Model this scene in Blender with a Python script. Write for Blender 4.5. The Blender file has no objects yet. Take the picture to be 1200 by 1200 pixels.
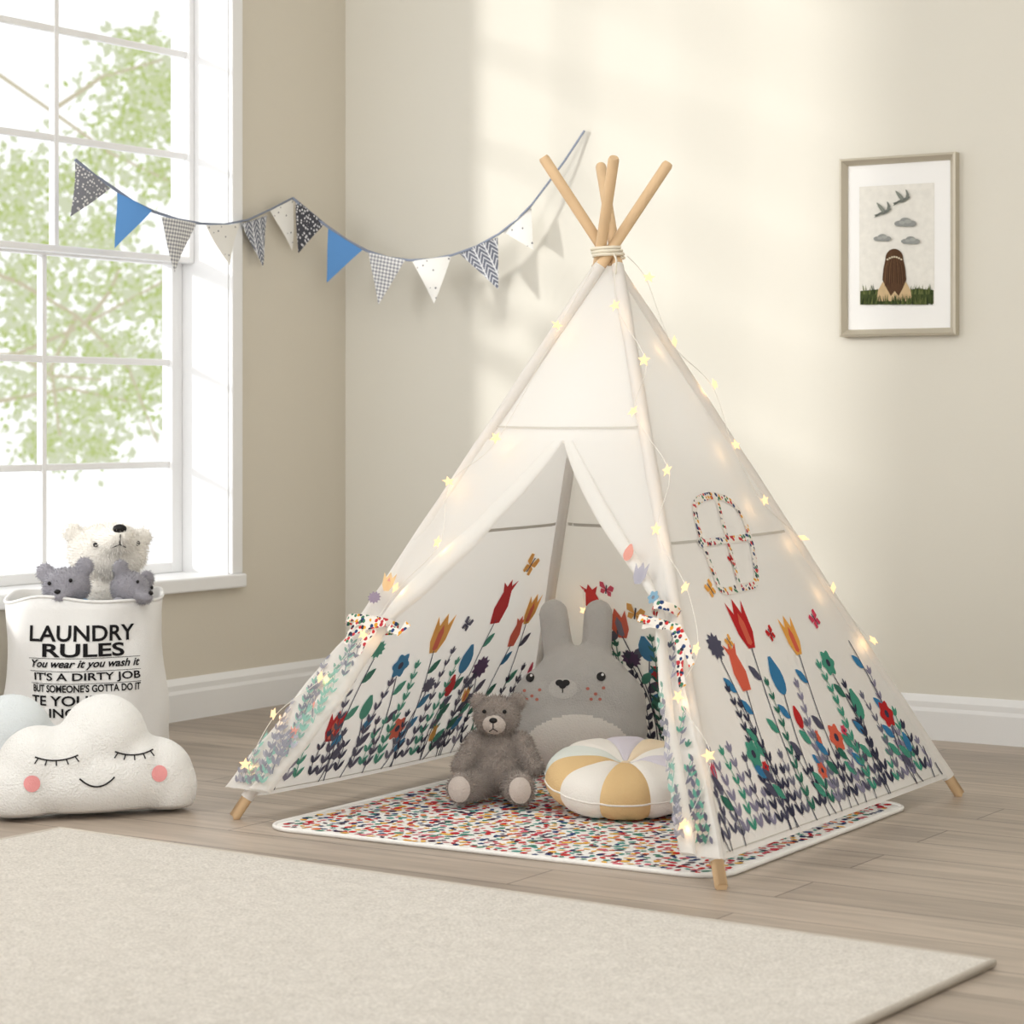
import bpy, bmesh, math, random
from mathutils import Vector, Matrix, Euler
from mathutils.bvhtree import BVHTree
random.seed(7)
SC = bpy.context.scene
COL = SC.collection
V = Vector
PI = math.pi

# ------------------------------------------------------------------ camera model (used to measure real positions)
F = 2759.0; H = 0.85; HY = 490.0
ANG = math.atan2(0.54, 0.8417); CA, SA = math.cos(ANG), math.sin(ANG)
CX, CY = -0.515, 7.28
def w2(X, Y):
    dx, dy = X - CX, Y - CY
    return (dx*CA - dy*SA, dx*SA + dy*CA)
CAM = V((*w2(0, 0), H))
def ray(px, py):
    X = (px - 600)/F; Z = -(py - HY)/F
    return V((X*CA - SA, X*SA + CA, Z))
def on_z(px, py, z=0.0):
    d = ray(px, py); return CAM + d*((z - H)/d.z)
def on_plane(px, py, p0, n):
    d = ray(px, py); return CAM + d*((p0 - CAM).dot(n)/d.dot(n))
def at_depth(px, py, dep):
    return CAM + ray(px, py)*dep
def floor_at(px, dep):
    p = at_depth(px, HY, dep); return V((p.x, p.y, 0))

# ------------------------------------------------------------------ materials
def lin(c):
    r = []
    for v in c:
        v /= 255.0
        r.append(v/12.92 if v <= 0.04045 else ((v + 0.055)/1.055)**2.4)
    return (*r, 1.0)
def newmat(name):
    m = bpy.data.materials.new(name); m.use_nodes = True
    nt = m.node_tree; b = nt.nodes['Principled BSDF']
    return m, nt, b
def pm(name, c, rough=0.6, bump=0, bscale=200, metal=0, sheen=0, trans=0, emit=None, es=0, var=0, vscale=4):
    m, nt, b = newmat(name)
    b.inputs['Base Color'].default_value = lin(c)
    b.inputs['Roughness'].default_value = rough
    b.inputs['Metallic'].default_value = metal
    b.inputs['Specular IOR Level'].default_value = 0.3 if rough < .8 else 0.12
    if sheen: b.inputs['Sheen Weight'].default_value = sheen
    if emit:
        b.inputs['Emission Color'].default_value = lin(emit); b.inputs['Emission Strength'].default_value = es
    tc = nt.nodes.new('ShaderNodeTexCoord')
    if bump:
        n = nt.nodes.new('ShaderNodeTexNoise'); n.inputs['Scale'].default_value = bscale; n.inputs['Detail'].default_value = 4
        nt.links.new(tc.outputs['Object'], n.inputs['Vector'])
        bp = nt.nodes.new('ShaderNodeBump'); bp.inputs['Strength'].default_value = bump; bp.inputs['Distance'].default_value = 0.004
        nt.links.new(n.outputs['Fac'], bp.inputs['Height']); nt.links.new(bp.outputs['Normal'], b.inputs['Normal'])
    if var:
        n2 = nt.nodes.new('ShaderNodeTexNoise'); n2.inputs['Scale'].default_value = vscale; n2.inputs['Detail'].default_value = 5
        nt.links.new(tc.outputs['Object'], n2.inputs['Vector'])
        mx = nt.nodes.new('ShaderNodeMix'); mx.data_type = 'RGBA'
        a = lin(c); mx.inputs[6].default_value = (a[0]*(1-var), a[1]*(1-var), a[2]*(1-var), 1); mx.inputs[7].default_value = (min(1, a[0]*(1+var)), min(1, a[1]*(1+var)), min(1, a[2]*(1+var)), 1)
        nt.links.new(n2.outputs['Fac'], mx.inputs[0]); nt.links.new(mx.outputs[2], b.inputs['Base Color'])
    if trans:
        out = nt.nodes['Material Output']
        t = nt.nodes.new('ShaderNodeBsdfTranslucent'); t.inputs['Color'].default_value = lin(c)
        ms = nt.nodes.new('ShaderNodeMixShader'); ms.inputs[0].default_value = trans
        nt.links.new(b.outputs[0], ms.inputs[1]); nt.links.new(t.outputs[0], ms.inputs[2]); nt.links.new(ms.outputs[0], out.inputs['Surface'])
    return m
def mth(nt, op, a, b=None, c=None):
    n = nt.nodes.new('ShaderNodeMath'); n.operation = op
    for i, v in enumerate((a, b, c)):
        if v is None: continue
        if isinstance(v, (int, float)): n.inputs[i].default_value = v
        else: nt.links.new(v, n.inputs[i])
    return n.outputs[0]
def pattern(name, kind, bg, fg, scale=1.0):
    m, nt, b = newmat(name)
    b.inputs['Roughness'].default_value = 0.85
    uv = nt.nodes.new('ShaderNodeTexCoord')
    sp = nt.nodes.new('ShaderNodeSeparateXYZ'); nt.links.new(uv.outputs['UV'], sp.inputs[0])
    u, v = sp.outputs[0], sp.outputs[1]
    mx = nt.nodes.new('ShaderNodeMix'); mx.data_type = 'RGBA'
    mx.inputs[6].default_value = lin(bg); mx.inputs[7].default_value = lin(fg)
    if kind == 'check':
        fu = mth(nt, 'GREATER_THAN', mth(nt, 'FRACT', mth(nt, 'MULTIPLY', u, scale)), 0.5)
        fv = mth(nt, 'GREATER_THAN', mth(nt, 'FRACT', mth(nt, 'MULTIPLY', v, scale)), 0.5)
        f = mth(nt, 'MULTIPLY', mth(nt, 'ADD', fu, fv), 0.5)
    elif kind == 'chevron':
        z = mth(nt, 'ABSOLUTE', mth(nt, 'SUBTRACT', mth(nt, 'FRACT', mth(nt, 'MULTIPLY', u, scale*0.55)), 0.5))
        q = mth(nt, 'FRACT', mth(nt, 'ADD', mth(nt, 'MULTIPLY', v, scale*1.1), mth(nt, 'MULTIPLY', z, 3.0)))
        f1 = mth(nt, 'GREATER_THAN', q, 0.72)
        f2 = mth(nt, 'LESS_THAN', z, 0.06)
        f = mth(nt, 'MAXIMUM', f1, f2)
    else:
        vo = nt.nodes.new('ShaderNodeTexVoronoi'); vo.inputs['Scale'].default_value = scale
        vo.inputs['Randomness'].default_value = 0.55
        nt.links.new(uv.outputs['UV'], vo.inputs['Vector'])
        f = mth(nt, 'LESS_THAN', vo.outputs['Distance'], 0.17 if kind == 'dots' else 0.36)
        if kind == 'floral':
            f = mth(nt, 'MULTIPLY', f, mth(nt, 'GREATER_THAN', vo.outputs['Distance'], 0.12))
    nt.links.new(f, mx.inputs[0]); nt.links.new(mx.outputs[2], b.inputs['Base Color'])
    return m
def ditsy(name, scale=90):
    m, nt, b = newmat(name); b.inputs['Roughness'].default_value = 0.9
    tc = nt.nodes.new('ShaderNodeTexCoord')
    vo = nt.nodes.new('ShaderNodeTexVoronoi'); vo.inputs['Scale'].default_value = scale
    nt.links.new(tc.outputs['Object'], vo.inputs['Vector'])
    sp = nt.nodes.new('ShaderNodeSeparateColor'); nt.links.new(vo.outputs['Color'], sp.inputs[0])
    rp = nt.nodes.new('ShaderNodeValToRGB'); rp.color_ramp.interpolation = 'CONSTANT'
    cs = [(200, 40, 40), (30, 60, 110), (225, 160, 40), (60, 120, 90), (190, 50, 60), (40, 40, 60)]
    el = rp.color_ramp.elements
    el[0].color = lin(cs[0]); el[1].position = 1/6; el[1].color = lin(cs[1])
    for i in range(2, 6):
        e = el.new(i/6); e.color = lin(cs[i])
    nt.links.new(sp.outputs[0], rp.inputs[0])
    mx = nt.nodes.new('ShaderNodeMix'); mx.data_type = 'RGBA'
    mx.inputs[6].default_value = lin((236, 230, 222))
    nt.links.new(mth(nt, 'LESS_THAN', vo.outputs['Distance'], 0.47), mx.inputs[0]); nt.links.new(rp.outputs[0], mx.inputs[7])
    nt.links.new(mx.outputs[2], b.inputs['Base Color'])
    return m

# ------------------------------------------------------------------ mesh builder
class MB:
    def __init__(s): s.v = []; s.f = []; s.fm = []; s.ms = []; s.uv = []; s.sm = []
    def mi(s, m):
        if m not in s.ms: s.ms.append(m)
        return s.ms.index(m)
    def poly(s, pts, m, uv=None, smooth=False):
        i = len(s.v); s.v += [tuple(p) for p in pts]
        s.f.append(tuple(range(i, i+len(pts)))); s.fm.append(s.mi(m)); s.uv.append(uv); s.sm.append(smooth)
    def raw(s, verts, faces, m, smooth=True, uvs=None):
        i = len(s.v); s.v += [tuple(p) for p in verts]; k = s.mi(m)
        for fc in faces:
            s.f.append(tuple(i+j for j in fc)); s.fm.append(k); s.sm.append(smooth)
            s.uv.append([uvs[j] for j in fc] if uvs else None)
    def box(s, x0, x1, y0, y1, z0, z1, m, bev=0.0):
        bm = bmesh.new(); bmesh.ops.create_cube(bm, size=1)
        for v in bm.verts: v.co = V(((x0+x1)/2 + v.co.x*abs(x1-x0), (y0+y1)/2 + v.co.y*abs(y1-y0), (z0+z1)/2 + v.co.z*abs(z1-z0)))
        if bev: bmesh.ops.bevel(bm, geom=bm.edges[:], offset=bev, segments=2, affect='EDGES', profile=0.5)
        s.frombm(bm, m, False)
    def frombm(s, bm, m, smooth=True):
        bm.verts.index_update()
        s.raw([v.co.copy() for v in bm.verts], [[v.index for v in f.verts] for f in bm.faces], m, smooth); bm.free()
    def ell(s, c, r, m, e=(0, 0, 0), sub=3):
        bm = bmesh.new(); bmesh.ops.create_icosphere(bm, subdivisions=sub, radius=1)
        R = Euler(e).to_matrix(); c = V(c)
        for v in bm.verts: v.co = c + R @ V((v.co.x*r[0], v.co.y*r[1], v.co.z*r[2]))
        s.frombm(bm, m)
    def grid(s, rows, m, smooth=True, uvr=None, closed=False):
        nr, nc = len(rows), len(rows[0]); vs = [p for r in rows for p in r]; fs = []
        for i in range(nr-1):
            for j in range(nc if closed else nc-1):
                k = (j+1) % nc
                fs.append((i*nc+j, i*nc+k, (i+1)*nc+k, (i+1)*nc+j))
        s.raw(vs, fs, m, smooth, [u for r in uvr for u in r] if uvr else None)
    def tube(s, pts, r, m, n=8, cap=True, flat=1.0):
        pts = [V(p) for p in pts]; rows = []; nn = len(pts)
        rs = r if isinstance(r, (list, tuple)) else [r]*nn
        t = (pts[1]-pts[0]).normalized(); a = t.orthogonal().normalized()
        for i, p in enumerate(pts):
            t = (pts[min(i+1, nn-1)] - pts[max(i-1, 0)]).normalized()
            a = (a - t*a.dot(t)).normalized(); b = t.cross(a)
            rows.append([p + a*(rs[i]*math.cos(2*PI*k/n)) + b*(rs[i]*flat*math.sin(2*PI*k/n)) for k in range(n)])
        s.grid(rows, m, True, closed=True)
        if cap: s.poly(rows[0][::-1], m); s.poly(rows[-1], m)
    def build(s, name, parent=None, world=True):
        me = bpy.data.meshes.new(name)
        off = parent.location if (parent and world) else V((0, 0, 0))
        me.from_pydata([V(v) - off for v in s.v], [], s.f)
        for m in s.ms: me.materials.append(m)
        me.polygons.foreach_set('material_index', s.fm); me.polygons.foreach_set('use_smooth', s.sm)
        if any(u for u in s.uv):
            ul = me.uv_layers.new(name='UVMap')
            for p, u in zip(me.polygons, s.uv):
                if u:
                    for li, q in zip(p.loop_indices, u): ul.data[li].uv = q
        me.update()
        o = bpy.data.objects.new(name, me); COL.objects.link(o)
        if parent: o.parent = parent
        return o
def link_mesh(me, name, parent=None):
    o = bpy.data.objects.new(name, me); COL.objects.link(o)
    if parent: o.parent = parent
    return o
def tag(o, label, cat, group=None):
    o['label'] = label; o['category'] = cat
    if group: o['group'] = group
    return o
def empty(name, loc, rz=0, rx=0):
    o = bpy.data.objects.new(name, None); COL.objects.link(o); o.empty_display_size = 0.05
    o.location = loc; o.rotation_euler = (rx, 0, rz); return o
def struct(o): o['kind'] = 'structure'; return o
def cam_yaw(loc, extra=0.0):
    d = CAM - V(loc); return math.atan2(d.x, -d.y) + extra
def settle(root, z):
    bpy.context.view_layer.update()
    lo = 1e9
    for ch in root.children_recursive:
        if ch.type == 'MESH':
            for v in ch.data.vertices: lo = min(lo, (ch.matrix_world @ v.co).z)
    root.location.z += z - lo
def blob(ells, voxel, mat, smooth=6):
    mb = MB()
    for c, r, e in ells: mb.ell(c, r, mat, e)
    o = mb.build('tmp')
    md = o.modifiers.new('r', 'REMESH'); md.mode = 'VOXEL'; md.voxel_size = voxel
    sm = o.modifiers.new('s', 'SMOOTH'); sm.iterations = smooth; sm.factor = 0.5
    bpy.context.view_layer.update()
    dg = bpy.context.evaluated_depsgraph_get()
    me = bpy.data.meshes.new_from_object(o.evaluated_get(dg))
    old = o.data; bpy.data.objects.remove(o); bpy.data.meshes.remove(old)
    me.materials.clear(); me.materials.append(mat)
    me.polygons.foreach_set('use_smooth', [True]*len(me.polygons)); me.polygons.foreach_set('material_index', [0]*len(me.polygons))
    return me
def bvh_of(me):
    return BVHTree.FromPolygons([v.co.copy() for v in me.vertices], [tuple(p.vertices) for p in me.polygons])
def fur(me, mat, dens, ln, wd, droop=0.2, rnd=0.6):
    mb = MB(); vs = [v.co.copy() for v in me.vertices]; fs = [tuple(p.vertices) for p in me.polygons]
    mb.raw(vs, fs, mat)
    for p in me.polygons:
        cnt = p.area*dens; k = int(cnt) + (1 if random.random() < cnt - int(cnt) else 0)
        c0 = [vs[i] for i in p.vertices]
        for _ in range(k):
            wts = [random.random() for _ in c0]; sw = sum(wts)
            q = sum((a*(b/sw) for a, b in zip(c0, wts)), V((0, 0, 0)))
            n = p.normal; rv = V((random.gauss(0, 1), random.gauss(0, 1), random.gauss(0, 1)))*rnd*0.5
            d = (n + rv + V((0, 0, -droop))).normalized()
            if d.dot(n) < 0.15: d = (d + n*0.5).normalized()
            t = d.cross(rv.normalized()).normalized()*wd; L = ln*random.uniform(0.6, 1.2)
            mb.poly([q - t, q + t, q + d*L*0.6 + t*0.6 , q + d*L], mat, smooth=True)
    return mb
def fpt(bvh, x, z, off=0.0015):
    h = bvh.ray_cast(V((x, -2, z)), V((0, 1, 0)))
    if h[0] is None: return V((x, 0, z))
    n = h[1] if h[1].y < 0 else -h[1]
    return h[0] + n*off
def fdisc(mb, bvh, cx, cz, rx, rz, m, off=0.0015, rot=0, n=20, rings=3):
    c = fpt(bvh, cx, cz, off); rows = []
    for k in range(1, rings+1):
        row = []
        for j in range(n):
            a = 2*PI*j/n; x, z = rx*k/rings*math.cos(a), rz*k/rings*math.sin(a)
            row.append(fpt(bvh, cx + x*math.cos(rot) - z*math.sin(rot), cz + x*math.sin(rot) + z*math.cos(rot), off))
        rows.append(row)
    mb.grid(rows, m, True, closed=True)
    for j in range(n): mb.poly([c, rows[0][j], rows[0][(j+1) % n]], m, smooth=True)
def fstroke(mb, bvh, pts, w, m, off=0.001):
    mb.tube([fpt(bvh, x, z, off) for x, z in pts], w, m, 6)

# ------------------------------------------------------------------ shared materials
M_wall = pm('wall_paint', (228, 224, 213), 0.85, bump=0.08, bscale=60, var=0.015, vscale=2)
M_wall_shade = pm('wall_paint_shaded', (221, 214, 200), 0.85, bump=0.08, bscale=60, var=0.015, vscale=2)  # wall paint with the backlit wall's shade put into its colour
M_ceil = pm('ceiling_paint', (244, 244, 243), 0.9)
M_white = pm('white_gloss_paint', (243, 243, 243), 0.4)
M_wood = pm('pale_pine', (222, 190, 150), 0.55, var=0.12, vscale=14)
M_fab = pm('white_cotton', (250, 249, 246), 0.95, bump=0.08, bscale=500, trans=0.46)
M_sleeve = pm('white_cotton_sleeve', (247, 246, 243), 0.95, bump=0.12, bscale=500, trans=0.3)
M_stitch = pm('stitch_line', (216, 213, 206), 0.95, trans=.35)
M_band = pm('grey_binding', (212, 209, 203), 0.95, trans=.4)
M_ditsy = ditsy('floral_trim_print', 100)
M_cream = pm('cream_cord', (232, 224, 206), 0.9)
M_black = pm('black_thread', (40, 38, 40), 0.5)
M_ink = pm('black_print', (32, 31, 33), 0.8)

# floor
def floor_mat():
    m, nt, b = newmat('grey_oak_planks')
    tc = nt.nodes.new('ShaderNodeTexCoord')
    br = nt.nodes.new('ShaderNodeTexBrick')
    br.offset = 0.37
    br.inputs['Color1'].default_value = lin((184, 170, 156)); br.inputs['Color2'].default_value = lin((163, 150, 137))
    br.inputs['Mortar'].default_value = lin((114, 103, 93)); br.inputs['Scale'].default_value = 1.0
    br.inputs['Mortar Size'].default_value = 0.0018; br.inputs['Brick Width'].default_value = 1.25; br.inputs['Row Height'].default_value = 0.16
    nt.links.new(tc.outputs['Object'], br.inputs['Vector'])
    mp = nt.nodes.new('ShaderNodeMapping'); mp.inputs['Scale'].default_value = (1.6, 18, 1)
    nt.links.new(tc.outputs['Object'], mp.inputs['Vector'])
    n = nt.nodes.new('ShaderNodeTexNoise'); n.inputs['Scale'].default_value = 1.6; n.inputs['Detail'].default_value = 8; n.inputs['Distortion'].default_value = 0.8
    nt.links.new(mp.outputs[0], n.inputs['Vector'])
    rp = nt.nodes.new('ShaderNodeValToRGB'); rp.color_ramp.elements[0].position = 0.32; rp.color_ramp.elements[1].position = 0.66
    rp.color_ramp.elements[0].color = (0.74, 0.73, 0.72, 1); rp.color_ramp.elements[1].color = (1.08, 1.07, 1.06, 1)
    nt.links.new(n.outputs['Fac'], rp.inputs[0])
    mx = nt.nodes.new('ShaderNodeMix'); mx.data_type = 'RGBA'; mx.blend_type = 'MULTIPLY'; mx.inputs[0].default_value = 1
    nt.links.new(br.outputs['Color'], mx.inputs[6]); nt.links.new(rp.outputs[0], mx.inputs[7]); nt.links.new(mx.outputs[2], b.inputs['Base Color'])
    b.inputs['Roughness'].default_value = 0.38; b.inputs['Specular IOR Level'].default_value = 0.4
    bp = nt.nodes.new('ShaderNodeBump'); bp.inputs['Strength'].default_value = 0.12; bp.inputs['Distance'].default_value = 0.003
    nt.links.new(n.outputs['Fac'], bp.inputs['Height']); nt.links.new(bp.outputs['Normal'], b.inputs['Normal'])
    return m

# ------------------------------------------------------------------ room
RX, FY, CZ = 5.3, -8.0, 2.95
WT = 0.215
mb = MB(); mb.box(-WT, RX, FY, 0.2, -0.1, 0, floor_mat()); struct(mb.build('floor'))
mb = MB(); mb.box(-WT, RX, 0, 0.2, 0, CZ, M_wall); struct(mb.build('wall_back'))
WY0, WY1, WZ0, WZ1 = -2.25, -0.563, 0.40, 2.80
mb = MB()
mb.box(-WT, 0, WY1, 0, 0, CZ, M_wall_shade); mb.box(-WT, 0, FY, WY0, 0, CZ, M_wall_shade)
mb.box(-WT, 0, WY0, WY1, 0, WZ0-0.001, M_wall_shade); mb.box(-WT, 0, WY0, WY1, WZ1, CZ, M_wall_shade)
struct(mb.build('wall_left'))
mb = MB(); mb.box(RX, RX+0.2, FY, 0.2, 0, CZ, M_wall); struct(mb.build('wall_right'))
mb = MB(); mb.box(-WT, RX, FY, 0.2, CZ, CZ+0.1, M_ceil); struct(mb.build('ceiling'))
def baseboard(name, p, q, nrm):
    prof = [(0, 0), (0.018, 0), (0.018, 0.075), (0.014, 0.085), (0.014, 0.1), (0.007, 0.112), (0.003, 0.118), (0, 0.118)]
    mb = MB(); mb.grid([[V(p) + V(nrm)*a + V((0, 0, b)) for a, b in prof], [V(q) + V(nrm)*a + V((0, 0, b)) for a, b in prof]], M_white, False)
    return struct(mb.build(name))
baseboard('baseboard_back', (0, 0, 0), (RX, 0, 0), (0, -1, 0))
baseboard('baseboard_left', (0, FY, 0), (0, 0, 0), (1, 0, 0))

# window
win = struct(empty('window_1', (0, (WY0+WY1)/2, WZ0)))
mb = MB()
for x0, x1, y0, y1, z0, z1 in ((-WT, 0.0, WY1-0.004, WY1+0.0, WZ0, WZ1), (-WT, 0.0, WY0, WY0+0.004, WZ0, WZ1), (-WT, 0.0, WY0+.004, WY1-.004, WZ1-0.004, WZ1)):
    mb.box(x0, x1, y0, y1, z0, z1, M_white)
mb.build('jamb_lining', win)
mb = MB()
mb.box(0, 0.016, WY1-0.002, WY1+0.046, WZ0, WZ1+0.046, M_white, 0.004)
mb.box(0, 0.016, WY0-0.046, WY0+0.002, WZ0, WZ1+0.046, M_white, 0.004)
mb.box(0, 0.0155, WY0+.003, WY1-.003, WZ1-0.002, WZ1+0.046, M_white, 0.004)
mb.build('casing', win)
mb = MB(); mb.box(-WT, 0.03, WY0-0.048, WY1+0.048, WZ0-0.04, WZ0, M_white, 0.005); mb.build('sill', win)
def sash(name, x, z0, z1, rows, stile, rb_, rt_):
    mb = MB(); y1 = WY1-0.0045; y0 = WY0+0.0045
    mb.box(x-0.02, x+0.02, y1-stile, y1, z0, z1, M_white, 0.003); mb.box(x-0.02, x+0.02, y0, y0+stile, z0, z1, M_white, 0.003)
    mb.box(x-0.018, x+0.018, y0+stile-.004, y1-stile+.004, z0, z0+rb_, M_white, 0.003); mb.box(x-0.018, x+0.018, y0+stile-.004, y1-stile+.004, z1-rt_, z1, M_white, 0.003)
    for yy in (-1.129, -1.66): mb.box(x-0.011, x+0.011, yy-0.009, yy+0.009, z0+.01, z1-.01, M_white, 0.003)
    for zz in rows: mb.box(x-0.009, x+0.009, y0+stile-.004, y1-stile+.004, zz-0.0095, zz+0.0095, M_white, 0.003)
    return mb.build(name, win)
sash('lower_sash', -0.19, 0.40, 1.316, (0.715, 1.012), 0.045, .03, .02)
sash('upper_sash', -0.145, 1.302, 2.795, (1.612, 1.908, 2.21, 2.51), 0.022, .018, .03)

# tree outside
M_leaf = pm('daylight_glow_leaf', (40, 54, 20), 0.9, trans=0.3, emit=(212, 228, 150), es=1.0)  # emission paints overexposed daylight into the leaves
M_leaf2 = pm('pale_glow_leaf', (48, 58, 28), 0.9, trans=0.3, emit=(230, 241, 186), es=1.0)  # brighter copy, daylight again put in as emission
M_leaf3 = pm('haze_glow_leaf', (50, 58, 36), 0.9, trans=0.3, emit=(243, 249, 218), es=1.0)  # palest copy, bright haze behind the leaves painted as emission
M_bark = pm('haze_glow_bark', (60, 56, 46), 0.9, emit=(206, 198, 172), es=0.9)  # daylight haze on the bark put in as emission
D = 24.0; DS = D/15.0
tr_base = floor_at(-90, D); tree = empty('tree', (tr_base.x, tr_base.y, 0))
tag(tree, 'sunlit leafy tree with thin branches outside the tall window', 'tree')
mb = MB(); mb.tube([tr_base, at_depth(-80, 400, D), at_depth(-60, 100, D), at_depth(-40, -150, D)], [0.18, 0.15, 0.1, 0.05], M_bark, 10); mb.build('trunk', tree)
brs = [[(-75, 420), (20, 415), (100, 380), (190, 330)], [(-65, 300), (20, 330), (90, 370), (150, 430), (185, 520)], [(-55, 50), (60, 130), (130, 180), (205, 215)],
       [(-78, 480), (0, 470), (80, 455), (150, 470)], [(60, 130), (120, 90), (190, 70)], [(90, 370), (60, 430), (70, 510)], [(20, 415), (60, 440), (120, 445)], [(100, 380), (130, 340), (140, 315)]]
mb = MB()
for b in brs:
    mb.tube([at_depth(x, y, D + random.uniform(-.2, .2)) for x, y in b], [(0.017 - 0.010*i/(len(b)-1))*DS for i in range(len(b))], M_bark, 6)
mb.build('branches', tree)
cl = [(150, 95, 28), (185, 150, 28), (125, 175, 30), (70, 212, 20), (190, 210, 22), (165, 55, 18), (20, 205, 22), (195, 100, 18), (150, 140, 28),
      (30, 325, 26), (85, 340, 30), (145, 330, 28), (184, 350, 24), (20, 390, 26), (80, 400, 28), (135, 410, 26), (30, 460, 26), (95, 478, 26), (155, 470, 24), (110, 525, 18), (50, 520, 16), (15, 250, 18), (60, 275, 20), (125, 270, 22), (185, 430, 18)]
mb = MB()
for cx, cy, sg in cl:
    for q in range(260):
        big = q < 130
        p = at_depth(random.gauss(cx, sg*(1.1 if big else .85)), random.gauss(cy, sg*(0.9 if big else .65)), D + (1.2 if big else 0) + random.gauss(0, 0.3))
        a = V((random.gauss(0, 1), random.gauss(0, 1), random.gauss(0, 1))).normalized(); b = a.orthogonal().normalized()
        s = (random.uniform(0.03, 0.055) if big else random.uniform(0.012, 0.032))*DS
        mb.poly([p - a*s, p - b*s*0.55, p + a*s, p + b*s*0.55], M_leaf3 if big else random.choice((M_leaf, M_leaf2)))
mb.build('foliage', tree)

# ------------------------------------------------------------------ rug
Lr = on_z(70, 968, 0.016); Rr = on_z(1163, 1122, 0.016)
yr = (Lr.y + Rr.y)/2; rot_r = math.atan2(Rr.y - Lr.y, Rr.x - Lr.x); Wr = (Rr - Lr).length; Dr = 2.3
def rug_mat():
    m, nt, b = newmat('cream_wool_pile'); b.inputs['Roughness'].default_value = 1; b.inputs['Sheen Weight'].default_value = 0.3; b.inputs['Specular IOR Level'].default_value = 0.1
    tc = nt.nodes.new('ShaderNodeTexCoord')
    n = nt.nodes.new('ShaderNodeTexNoise'); n.inputs['Scale'].default_value = 210; n.inputs['Detail'].default_value = 6
    n2 = nt.nodes.new('ShaderNodeTexNoise'); n2.inputs['Scale'].default_value = 30; n2.inputs['Detail'].default_value = 6
    for q in (n, n2): nt.links.new(tc.outputs['Object'], q.inputs['Vector'])
    ad = mth(nt, 'ADD', mth(nt, 'MULTIPLY', n.outputs['Fac'], 0.8), mth(nt, 'MULTIPLY', n2.outputs['Fac'], 0.2))
    rp = nt.nodes.new('ShaderNodeValToRGB'); rp.color_ramp.elements[0].position = 0.32; rp.color_ramp.elements[1].position = 0.66
    rp.color_ramp.elements[0].color = lin((192, 185, 175)); rp.color_ramp.elements[1].color = lin((236, 230, 221))
    nt.links.new(ad, rp.inputs[0]); nt.links.new(rp.outputs[0], b.inputs['Base Color'])
    bp = nt.nodes.new('ShaderNodeBump'); bp.inputs['Strength'].default_value = 0.8; bp.inputs['Distance'].default_value = 0.005
    nt.links.new(n.outputs['Fac'], bp.inputs['Height']); nt.links.new(bp.outputs['Normal'], b.inputs['Normal'])
    return m
M_rug = rug_mat(); M_rugedge = pm('rug_binding', (208, 200, 189), 0.95, bump=0.8, bscale=260)
rug = empty('rug', (Lr.x, Lr.y, 0), rot_r); tag(rug, 'large cream short pile rug on the wooden floor in the foreground', 'rug')
mb = MB(); nx, ny = 60, 60; rows = []
for j in range(ny+1):
    row = []
    for i in range(nx+1):
        x = Wr*i/nx; y = -Dr*j/ny; e = min(i, nx-i, j, ny-j)
        row.append(V((x, y, (0.016 if e > 0 else 0.012) + random.uniform(-.0006, .0006))))
    rows.append(row)
mb.grid(rows, M_rug); mb.build('pile', rug, False)
mb = MB(); mb.tube([V((0.0, 0, .0075)), V((Wr, 0, .0075)), V((Wr, -Dr, .0075)), V((0, -Dr, .0075)), V((0, 0.0, .0075))], 0.0072, M_rugedge, 10); mb.build('edge_binding', rug, False)

# ------------------------------------------------------------------ play mat
cA, cB, cC = on_z(314, 970), on_z(836, 1035), on_z(1056, 936)
mc_ = (cA + cB)/2; rm = Matrix.Rotation(math.radians(2.6), 3, 'Z')
cA = mc_ + rm @ (cA - mc_); cB = mc_ + rm @ (cB - mc_)
ex = (cB - cA).normalized(); ey = V((-ex.y, ex.x, 0)); Wm = (cB - cA).length; Dm = (cC - cB).dot(ey) - .10
mat = empty('play_mat', (cA.x, cA.y, 0), math.atan2(ex.y, ex.x)); tag(mat, 'square padded floral play mat with white bound edge under the tent', 'mat')
def rrect(w, d, r, ins=0, n=8):
    out = []
    for cx, cy, a0 in ((w-r, r, -90), (w-r, d-r, 0), (r, d-r, 90), (r, r, 180)):
        for k in range(n+1):
            a = math.radians(a0 + 90*k/n); out.append((cx + (r-ins)*math.cos(a), cy + (r-ins)*math.sin(a)))
    return out
M_matw = pm('quilted_white_cotton', (242, 240, 236), 0.95, bump=0.2, bscale=120)
mb = MB(); o1 = rrect(Wm, Dm, 0.07)
mb.poly([V((x, y, 0.006)) for x, y in o1], M_matw); mb.grid([[V((x, y, 0.0)) for x, y in o1], [V((x, y, 0.006)) for x, y in o1]], M_matw, closed=True)
mc = [pm('mat_print_%d' % i, c, 0.95) for i, c in enumerate([(204, 52, 50), (204, 52, 50), (190, 44, 60), (52, 76, 124), (44, 58, 98), (230, 172, 72), (234, 184, 90), (80, 138, 118), (92, 158, 148), (212, 110, 124), (78, 54, 74), (228, 130, 84)])]
nr = 48; cnt = 0
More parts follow.
